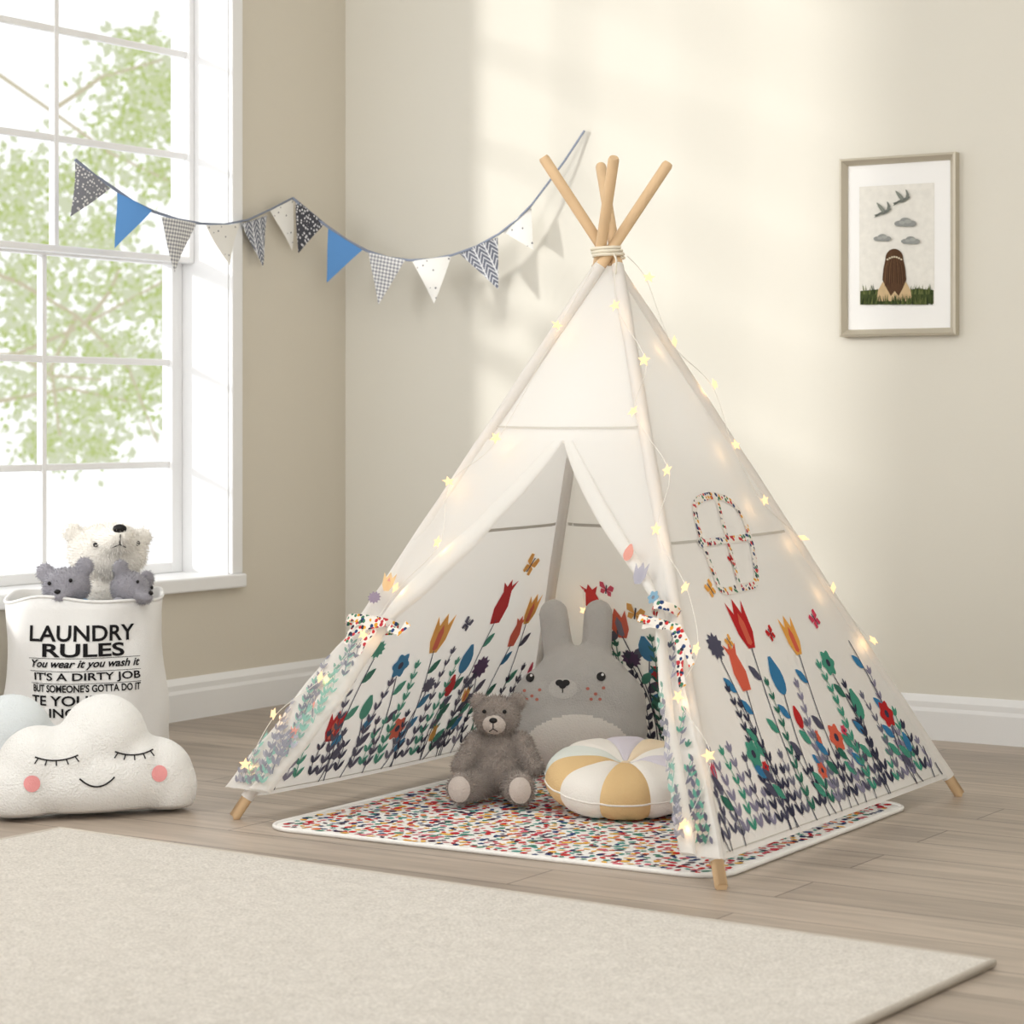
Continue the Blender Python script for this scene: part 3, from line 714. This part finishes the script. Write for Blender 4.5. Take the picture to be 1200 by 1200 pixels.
art([(1008, 357), (1008, 341), (1030, 339), (1050, 342), (1075, 338), (1094, 340), (1094, 356)], (74, 84, 50))
blades(70, 345, 5, 13)
# girl seen from behind: shoulders and dress, then head with long parted hair
art([(1027, 353), (1029, 340), (1034, 331), (1040, 327), (1056, 327), (1062, 331), (1067, 340), (1069, 353)], (206, 180, 140))
art(el(1048, 303, 10.5, 11.5), (90, 66, 48))
art([(1037.6, 303), (1058.4, 303), (1061, 316), (1062, 328), (1058, 338), (1053, 347), (1048.5, 341), (1044, 347), (1039, 338), (1034, 328), (1035, 316)], (90, 66, 48))
HC = [(112, 84, 60), (76, 54, 40), (98, 72, 52), (64, 46, 34)]
for k in range(18):
    x = 1038.5 + 19*k/17; sx = 1048 + (x-1048)*.3; ex_ = 1048 + (x-1048)*1.2
    art([(sx-.4, 293 + abs(x-1048)*.45), (sx+.4, 293 + abs(x-1048)*.45), (x+.6, 312), (ex_+.5, random.uniform(328, 340)), (ex_-.3, 332), (x-.4, 312)], HC[k % 4])
for k in range(7): art(el(1040 + k*2.7, 304 - 3*math.sin(k/6*PI), 1.3, 1.1, 8), (214, 202, 176))
blades(70, 357, 7, 15)
for cx, cy, sc in ((1061, 261, 1.0), (1034, 279, .8), (1067, 282, .85)):
    for dx, dy, rx, ry in ((-7, 1, 6, 3.4), (0, -1, 7, 5), (7, 1, 6, 3.6), (0, 2, 12, 2.6)): art(el(cx+dx*sc, cy+dy*sc, rx*sc, ry*sc), (150, 152, 149))
    for dx, dy, rx, ry in ((-4, 0, 3.5, 2), (3, -1.5, 4, 2.4)): art(el(cx+dx*sc, cy+dy*sc, rx*sc, ry*sc), (170, 172, 168))
for cx, cy, mi_ in ((1058, 233, 1), (1036, 247, 1)):
    T = lambda pts: [(cx + x*mi_, cy + y) for x, y in pts]
    art(T([(-7, 3), (-3, 1), (2, -1), (6, -3), (9, -2.2), (7, -.5), (4, 2), (0, 4), (-4, 4.4)]), (112, 116, 110))
    art(T([(1, -1), (-2, -5), (-7, -9), (-9, -9.5), (-7, -5), (-4, 0), (-1, 2)]), (136, 140, 132))
    art(T([(3, 0), (4, -6), (3, -11), (5, -10), (7.5, -5), (6.5, -1)]), (124, 128, 122))
    art(T([(-6, 3), (-12, 5), (-10, 6), (-12, 8.5), (-7, 6), (-4, 4)]), (104, 108, 102))
mb.build('art_print', pic)

# ------------------------------------------------------------------ laundry basket
bl = floor_at(100, 5.9); bsk = empty('laundry_basket', bl, cam_yaw(bl)); tag(bsk, 'round white fabric laundry basket printed with black lettering beside the window', 'laundry basket')
M_bf = pm('white_canvas', (243, 242, 240), .92, bump=.25, bscale=300)
R0, R1, HB = .204, .192, .408
mb = MB(); rows = []; n = 72
def rb(f, a): return (R0 + (R1-R0)*f) + .0045*math.sin(a*4 + f*5 + .6) + .003*math.sin(a*7 - f*9) + .004*math.sin(f*8 + a*2)
def rimz(a): return .007*math.sin(a*3 + 1) + .005*math.sin(a*5)
for f in [k/16 for k in range(17)]: rows.append([V((rb(f, 2*PI*k/n)*math.cos(2*PI*k/n), rb(f, 2*PI*k/n)*math.sin(2*PI*k/n), HB*f + (rimz(2*PI*k/n) if f == 1 else 0))) for k in range(n)])
for f in [1 - k/10 for k in range(11)]: rows.append([V(((rb(f, 2*PI*k/n)-.006)*math.cos(2*PI*k/n), (rb(f, 2*PI*k/n)-.006)*math.sin(2*PI*k/n), .006 + (HB-.006)*f + (rimz(2*PI*k/n) if f == 1 else 0))) for k in range(n)])
mb.grid(rows, M_bf, closed=True); mb.poly(rows[-1], M_bf); mb.poly(rows[0][::-1], M_bf); mb.build('fabric_body', bsk, False)
mb = MB(); mb.tube([V((rb(1, a)*math.cos(a), rb(1, a)*math.sin(a), HB + rimz(a) - .002)) for a in [2*PI*k/60 for k in range(61)]], .004, M_bf, 8, False); mb.build('rim', bsk, False)
def text_mesh(body, shear=0, bold=0):
    cu = bpy.data.curves.new('t', 'FONT'); cu.body = body; cu.size = 1; cu.shear = shear; cu.offset = bold; cu.resolution_u = 4; cu.align_x = 'CENTER'
    o = bpy.data.objects.new('t', cu); COL.objects.link(o); bpy.context.view_layer.update()
    me = bpy.data.meshes.new_from_object(o.evaluated_get(bpy.context.evaluated_depsgraph_get()))
    vs = [v.co.copy() for v in me.vertices]; fs = [tuple(p.vertices) for p in me.polygons]
    bpy.data.objects.remove(o); return vs, fs
def line(mb, body, pxl, pxr, pyt, pyb, shear=0, bold=0.012):
    vs, fs = text_mesh(body, shear, bold)
    xs = [v.x for v in vs]; ys = [v.y for v in vs]; xa, xb, ya, yb = min(xs), max(xs), min(ys), max(ys)
    dfr = (5.9 - .19)/F
    zt = H - (pyt-HY)*dfr; zb = H - (pyb-HY)*dfr; out = []
    th0 = math.asin(max(-1, min(1, (pxl-99)*dfr/.2))); th1 = math.asin(max(-1, min(1, (pxr-99)*dfr/.2)))
    for v in vs:
        th = th0 + (th1-th0)*(v.x-xa)/(xb-xa); z = zb + (zt-zb)*(v.y-ya)/(yb-ya)
        ang = -PI/2 + th; r = rb(z/HB, ang % (2*PI)) + .0022
        out.append(V((r*math.cos(ang), r*math.sin(ang), z)))
    mb.raw(out, fs, M_ink, False)
mb = MB()
line(mb, 'LAUNDRY', 37, 158, 733, 752, 0, .018); line(mb, 'RULES', 50, 146, 754, 770, 0, .024)
line(mb, 'You wear it you wash it', 38, 162, 773, 785, .35, .024); line(mb, "IT'S A DIRTY JOB", 40, 162, 788, 800, 0, .018)
line(mb, "BUT SOMEONE'S GOTTA DO IT", 38, 162, 802, 811, 0, .026); line(mb, 'TE YOUR', 36, 116, 815, 827, 0, .018); line(mb, 'INC', 58, 88, 830, 841, 0, .018)
for yy in (771.5, 786.5, 801):
    z = H - (yy-HY)*(5.9-.19)/F
    mb.grid([[V(((rb(z/HB, a % (2*PI))+.002)*math.cos(a), (rb(z/HB, a % (2*PI))+.002)*math.sin(a), z + s)) for a in [-PI/2 - .72 + 1.44*k/20 for k in range(21)]] for s in (-.0006, .0006)], M_ink)
lt = mb.build('printed_lettering', bsk, False); lt['label'] = 'black printed lettering'

# ------------------------------------------------------------------ plush toys in the basket
wb_l = at_depth(126, 700, 5.95); wbear = empty('plush_bear', (wb_l.x, wb_l.y, .05), cam_yaw(wb_l, .18)); tag(wbear, 'white plush polar bear sticking up out of the laundry basket', 'plush toy')
M_wf = pm('white_plush', (245, 241, 234), .95, sheen=.4, var=.06, vscale=30)
k = 5.95/F; zz = lambda py: H - (py-HY)*k - .05; xx = lambda px: (px-126)*k
me = blob([((xx(126), 0, zz(648)), (.1, .078, .074), (0, 0, 0)), ((xx(130), -.06, zz(632)), (.054, .055, .038), (0, 0, 0)), ((xx(131), -.09, zz(626)), (.036, .04, .027), (0, 0, 0)),
           ((xx(86), .01, zz(624)), (.027, .018, .026), (0, 0, 0)), ((xx(167), .01, zz(631)), (.027, .018, .026), (0, 0, 0)),
           ((xx(126), .01, zz(712)), (.115, .07, .1), (0, 0, 0)), ((xx(126), .0, zz(800)), (.11, .09, .12), (0, 0, 0))], .006, M_wf)
bv = bvh_of(me); mbf = fur(me, M_wf, 42000, .011, .0011); mbf.build('body', wbear, False)
M_nose = pm('black_plastic', (28, 26, 27), .3)
mb = MB(); mb.ell(fpt(bv, xx(130), zz(618), .002), (.018, .01, .012), M_nose, sub=2); mb.build('nose', wbear, False)
for ex_ in (107, 155):
    mb = MB(); mb.ell(fpt(bv, xx(ex_), zz(636), .003), (.0065, .006, .0065), M_nose, sub=2); mb.build('eye', wbear, False)
mb = MB(); fstroke(mb, bv, [(xx(130), zz(624)), (xx(130), zz(634)), (xx(123), zz(638))], .0014, M_nose, .004); fstroke(mb, bv, [(xx(130), zz(634)), (xx(137), zz(638))], .0014, M_nose, .004); mb.build('mouth', wbear, False)
M_gp = pm('grey_soft_toy', (158, 156, 164), .95, sheen=.4, var=.06, vscale=40)
M_gb = pm('blue_soft_toy', (122, 168, 206), .95, sheen=.3, bump=.5, bscale=300)
def small_toy(pxc, pyc, dep, yaw_, roll, sc, ear, body_m, label):
    p = at_depth(pxc, pyc, dep); root = empty('plush_toy', (p.x, p.y, p.z), cam_yaw(p, yaw_)); root.rotation_euler.y = roll; root.scale = (sc,)*3
    tag(root, label, 'plush toy')
    me = blob([((0, 0, 0), (.05, .042, .04), (0, 0, 0)), ((0, -.034, -.012), (.025, .022, .018), (0, 0, 0)), ((0, -.05, -.016), (.017, .018, .013), (0, 0, 0)), ((-.042, .006, .036), (ear, .011, ear), (0, 0, 0)), ((.042, .006, .036), (ear, .011, ear), (0, 0, 0))], .0045, M_gp, 5)
    bv = bvh_of(me); fur(me, M_gp, 90000, .006, .0007, .3, .7).build('head', root, False)
    me2 = blob([((0, .015, -.07), (.036, .03, .05), (0, 0, 0)), ((-.034, -.008, -.05), (.018, .018, .024), (0, 0, 0)), ((.034, -.008, -.05), (.018, .018, .024), (0, 0, 0))], .005, body_m, 5); link_mesh(me2, 'body', root)
    for sx in (-.021, .021):
        mb = MB(); mb.ell(fpt(bv, sx, .012, .004), (.0042, .003, .0042), M_nose, sub=2); mb.build('eye', root, False)
    mb = MB(); mb.ell(fpt(bv, 0, -.008, .004), (.007, .004, .005), M_nose, sub=2); mb.build('nose', root, False)
small_toy(78, 688, 5.79, -.3, -.15, 1.2, .02, M_gb, 'small grey soft toy with pale blue body at front of the laundry basket')
small_toy(154, 691, 5.81, .75, .35, 1.1, .022, M_gp, 'small all grey soft toy leaning on the right rim of the laundry basket')

# ------------------------------------------------------------------ cloud cushions
def cloud(dep, pxc, lobes, mat, thick, lean, yaw, flat):
    b = floor_at(pxc, dep); k = dep/F; yb = HY + F*H/dep
    root = empty('cloud_cushion', b, cam_yaw(b, yaw), lean)
    X = lambda p: (p-pxc)*k; Z = lambda p: (yb-p)*k
    me = blob([((X(cx), 0, Z(cy)), (rx*k, th*thick, rz*k), (0, 0, 0)) for cx, cy, rx, rz, th in lobes], .008, mat, 10)
    zf = Z(flat)
    for v in me.vertices:
        if v.co.z < zf: v.co.z = zf + (v.co.z - zf)*.3
    return root, me, X, Z
M_cw = pm('white_boucle', (244, 243, 240), .97, bump=.9, bscale=230, sheen=.3)
M_cm = pm('pale_blue_fleece', (228, 234, 236), .97, bump=.6, bscale=230, sheen=.3)
root, me, X, Z = cloud(5.04, 116, [(124, 858, 52, 53, 1.1), (47, 888, 50, 50, .95), (180, 903, 50, 46, .95), (115, 905, 104, 50, 1.15), (26, 912, 42, 46, .9), (198, 917, 36, 42, .85), (85, 880, 46, 42, 1.1), (155, 890, 42, 42, 1.05)], M_cw, .082, -.12, .18, 940)
tag(root, 'white cloud shaped cushion with sleeping face and pink cheeks', 'cushion')
bv = bvh_of(me); link_mesh(me, 'body', root)
M_pink = pm('pink_felt', (244, 166, 166), .95, bump=.4, bscale=300)
for px, py, r in ((33, 905, 9.5), (180, 901, 9.5)):
    mb = MB(); fdisc(mb, bv, X(px), Z(py), r*.00183, r*.00183, M_pink, .002); mb.build('cheek', root, False)
for sx, ll, rr, cy in ((0, 37, 85, 878), (1, 128, 174, 876)):
    mb = MB(); cxm = (ll+rr)/2; hw = (rr-ll)/2
    arc = [(cxm + hw*t, cy + 5*(1-t*t) - 3) for t in [-1 + 2*q/10 for q in range(11)]]
    fstroke(mb, bv, [(X(x), Z(y)) for x, y in arc], .0017, M_black)
    for t in (-.85, -.45, 0, .45, .85):
        x, y = cxm + hw*t, cy + 5*(1-t*t) - 3; fstroke(mb, bv, [(X(x), Z(y)), (X(x+5*t), Z(y+6))], .0014, M_black)
    mb.build('closed_eye', root, False)
mb = MB(); fstroke(mb, bv, [(X(106 + 20*t), Z(902 + 10*(1-t*t))) for t in [-1 + 2*q/12 for q in range(13)]], .0019, M_black); mb.build('mouth', root, False)
settle(root, 0.001)
root, me, X, Z = cloud(5.33, 0, [(14, 852, 50, 50, 1), (-50, 877, 48, 46, .95), (62, 884, 40, 42, .9), (0, 890, 88, 40, 1.1)], M_cm, .075, -.1, .15, 912)
tag(root, 'pale blue cloud cushion partly hidden behind the smiling cloud', 'cushion'); link_mesh(me, 'body', root)
settle(root, 0.001)

# ------------------------------------------------------------------ rabbit cushion
dR = 5.55; b = floor_at(680, dR); kR = dR/F; yb = HY + F*H/dR
rab = empty('rabbit_cushion', b, cam_yaw(b, -.05), -.12); tag(rab, 'big grey rabbit face cushion with upright ears inside the tent', 'cushion')
X = lambda p: (p-680)*kR; Z = lambda p: (yb-p)*kR
M_gr = pm('grey_plush', (198, 196, 193), .97, bump=.6, bscale=260, sheen=.4, var=.05, vscale=40)
M_belly = pm('cream_belly_plush', (238, 234, 228), .97, bump=.6, bscale=260, sheen=.4)
E = [((X(680), 0, Z(828)), (67*kR, .082, 64*kR), (0, 0, 0)), ((X(678), -.005, Z(862)), (82*kR, .09, 54*kR), (0, 0, 0)), ((X(643), 0, Z(836)), (46*kR, .075, 48*kR), (0, 0, 0)), ((X(714), 0, Z(836)), (44*kR, .075, 48*kR), (0, 0, 0))]
for ex0, ey0, ex1, ey1 in ((655, 785, 647, 728), (697, 782, 700, 728)):
    for f in [q/6 for q in range(7)]: E.append(((X(ex0 + (ex1-ex0)*f), .01, Z(ey0 + (ey1-ey0)*f)), ((19 - 1*f)*kR, .026, 19*kR), (0, 0, 0)))
me = blob(E, .006, M_gr, 10); me.materials.append(M_belly)
for p in me.polygons:
    c = p.center
    if c.y < .01 and ((c.x - X(678))/(66*kR))**2 + ((c.z - Z(893))/(48*kR))**2 < 1: p.material_index = 1
bv = bvh_of(me); link_mesh(me, 'body', rab)
for px, py in ((622, 803), (705, 801)):
    mb = MB(); fdisc(mb, bv, X(px), Z(py), 5.2*kR, 5.2*kR, M_black, .002); fdisc(mb, bv, X(px+1.5), Z(py-2), 1.6*kR, 1.6*kR, M_white, .0032, rings=1); mb.build('eye', rab, False)  # small white disc paints a highlight on the eye
M_muz = pm('light_grey_plush', (212, 210, 206), .97, bump=.5, bscale=260)
mb = MB(); fdisc(mb, bv, X(661), Z(815), 17*kR, 12*kR, M_muz, .0012); mb.build('muzzle', rab, False)
mb = MB()
for dx, dy, rx, rz, oo_ in ((-3.8, -1.3, 4.6, 3.7, .0028), (3.8, -1.3, 4.6, 3.7, .003), (0, 1.5, 4.4, 4, .0032)): fdisc(mb, bv, X(661+dx), Z(810+dy), rx*kR, rz*kR, M_black, oo_)
fstroke(mb, bv, [(X(661), Z(814)), (X(661), Z(820))], .0014, M_black, .002); mb.build('nose', rab, False)
M_fr = pm('brown_freckle', (196, 122, 108), .9)
for px, py in ((616, 818), (625, 824), (634, 817), (619, 828), (631, 828), (690, 815), (699, 821), (708, 814), (694, 827), (704, 827)):
    mb = MB(); fdisc(mb, bv, X(px), Z(py), 2*kR, 1.8*kR, M_fr, .002, rings=1); mb.build('freckle', rab, False)
settle(rab, 0.0085)

# ------------------------------------------------------------------ teddy bear
dT = 5.2; b = floor_at(585, dT); ted = empty('teddy_bear', b, cam_yaw(b, -.12)); ted.scale = (.99, .99, .97); tag(ted, 'small grey brown furry teddy bear sitting on the floral mat', 'teddy bear')
M_tf = pm('grey_brown_fur', (166, 155, 147), .95, sheen=.5, var=.14, vscale=50)
def caps(p, q, r0, r1, n=6): return [(tuple(V(p).lerp(V(q), f)), (r0 + (r1-r0)*f,)*3, (0, 0, 0)) for f in [j/n for j in range(n+1)]]
E = [((0, .0, .082), (.056, .05, .072), (0, 0, 0)), ((0, -.005, .06), (.062, .056, .055), (0, 0, 0)), ((-.004, -.012, .182), (.05, .045, .044), (0, 0, 0)), ((-.004, -.048, .171), (.025, .024, .021), (0, 0, 0)),
     ((-.046, .0, .213), (.019, .012, .019), (0, 0, 0)), ((.042, .0, .215), (.019, .012, .019), (0, 0, 0))]
E += caps((-.048, -.01, .122), (-.08, -.04, .07), .025, .021) + caps((.048, -.01, .122), (.08, -.035, .07), .025, .021)
E += caps((-.035, -.02, .034), (-.066, -.115, .03), .034, .027) + caps((.035, -.02, .034), (.06, -.115, .03), .034, .027)
E += [((-.07, -.128, .036), (.028, .02, .036), (.15, 0, 0)), ((.063, -.128, .036), (.028, .02, .036), (.15, 0, 0))]
me = blob(E, .0042, M_tf, 5); bv = bvh_of(me)
mbf = fur(me, M_tf, 130000, .010, .0008, .3, 1.0); mbf.build('body', ted, False)
M_pad = pm('beige_plush_pad', (206, 196, 188), .95, bump=.6, bscale=300)
for sx in (-.07, .063):
    mb = MB(); fdisc(mb, bv, sx, .036, .02, .026, M_pad, .007); mb.build('foot_pad', ted, False)
mb = MB(); fdisc(mb, bv, -.004, .169, .021, .017, M_pad, .006); mb.build('muzzle', ted, False)
mb = MB(); mb.ell(fpt(bv, -.004, .178, .007), (.0095, .006, .0065), M_nose, sub=2); fstroke(mb, bv, [(-.004, .175), (-.004, .165), (-.011, .16)], .0011, M_nose, .009); fstroke(mb, bv, [(-.004, .165), (.003, .16)], .0011, M_nose, .009); mb.build('nose', ted, False)
for sx in (-.024, .016):
    mb = MB(); mb.ell(fpt(bv, sx, .195, .007), (.0048, .004, .0048), M_nose, sub=2); mb.build('eye', ted, False)
settle(ted, 0.0072)

# ------------------------------------------------------------------ round patchwork cushion
dQ = 5.06; b = floor_at(733, dQ); cu = empty('round_cushion', b, cam_yaw(b)); tag(cu, 'round pinwheel patchwork cushion in mustard lilac and cream lying on the mat', 'cushion')
WM = [pm('cushion_' + n_, c, .97, bump=.35, bscale=260) for n_, c in (('mustard', (226, 194, 144)), ('cream', (241, 237, 230)), ('lilac', (218, 213, 223)), ('peach', (234, 216, 188)), ('mint', (224, 229, 223)))]
order = [1, 3, 2, 1, 4, 0, 1, 0, 1, 2]
NW = 10
Rq, Tq, NR = .176, .052, 26
tilt = Matrix.Rotation(.19, 3, 'X'); mb = MB()
def qp(f, a, top):
    ph = ((a/(2*PI)*NW + .5) % 1 - .5)
    r = Rq*f*(1 + .014*math.sin(a*3+1)) - .005*math.exp(-(ph/.1)**2)*f; h = Tq*(max(0, 1 - f**6))**.5
    pk = 1 - .09*math.exp(-(ph/.09)**2)*(1-f*.3) + .02*math.sin(a*7 + f*5)
    h *= pk*(1 - .4*math.exp(-(f/.2)**2))
    return tilt @ V((r*math.cos(a), r*math.sin(a), h if top else -h))
for top in (True, False):
    for s in range(NW):
        rows = []
        for q in range(NR+1):
            f = math.sin(PI/2*q/NR)**.8 if q else 0; rows.append([qp(f, 2*PI*(s + j/12)/NW, top) for j in range(13)])
        mb.grid(rows, WM[order[s]], True)
mb.build('cover', cu, False)
mb = MB(); mb.tube([qp(1, 2*PI*q/96, True) for q in range(97)], .0022, WM[1], 6, False); mb.build('piping', cu, False)
mb = MB(); mb.ell(tilt @ V((0, 0, Tq*.6)), (.012, .012, .006), WM[3], sub=2); mb.build('button', cu, False)
settle(cu, 0.0072)

# ------------------------------------------------------------------ lights, world, camera
wd = bpy.data.worlds.new('daylight'); SC.world = wd; wd.use_nodes = True
wd.node_tree.nodes['Background'].inputs[0].default_value = (0.98, 0.99, 1.0, 1); wd.node_tree.nodes['Background'].inputs[1].default_value = 1.25
def area(name, loc, target, sx, sy, power, c):
    l = bpy.data.lights.new(name, 'AREA'); l.shape = 'RECTANGLE'; l.size = sx; l.size_y = sy; l.energy = power; l.color = c
    o = bpy.data.objects.new(name, l); COL.objects.link(o); o.location = loc
    o.rotation_euler = (V(target) - V(loc)).to_track_quat('-Z', 'Y').to_euler(); return o
area('left_key_light', (0.25, -3.7, 1.9), (1.9, -0.9, 0.6), 1.3, 1.4, 35, (1, .995, .985))  # added key lamp inside the room, stands in for unseen window light
area('ceiling_fill', (2.6, -2.6, 2.85), (2.0, -1.2, 0), 2.6, 2.6, 28, (.99, 1, .99))
area('room_fill', (4.9, -4.0, 1.9), (1.4, -0.9, 0.7), 2.0, 1.8, 33, (.99, 1, .99))
tl = bpy.data.lights.new('tent_fill', 'POINT'); tl.energy = .42; tl.shadow_soft_size = .05; tl.color = (1, .98, .95)  # unseen fill light added to brighten the tent inside
to = bpy.data.objects.new('tent_fill', tl); COL.objects.link(to); to.location = (cen.x, cen.y, .78)
sl = bpy.data.lights.new('sun', 'SUN'); sl.energy = 1.8; sl.angle = math.radians(5); sl.color = (1, .985, .95)
so = bpy.data.objects.new('sun', sl); COL.objects.link(so); so.location = (-4, -5, 4); so.rotation_euler = V((.65, .76, -.26)).to_track_quat('-Z', 'Y').to_euler()
cd = bpy.data.cameras.new('camera'); cd.sensor_width = 36; cd.lens = F/1200*36; cd.shift_y = -110/1200; cd.clip_end = 100
cd.dof.use_dof = True; cd.dof.focus_distance = 5.2; cd.dof.aperture_fstop = 7
co = bpy.data.objects.new('camera', cd); COL.objects.link(co); co.location = CAM; co.rotation_euler = (PI/2, 0, ANG); SC.camera = co
SC.view_settings.view_transform = 'Standard'
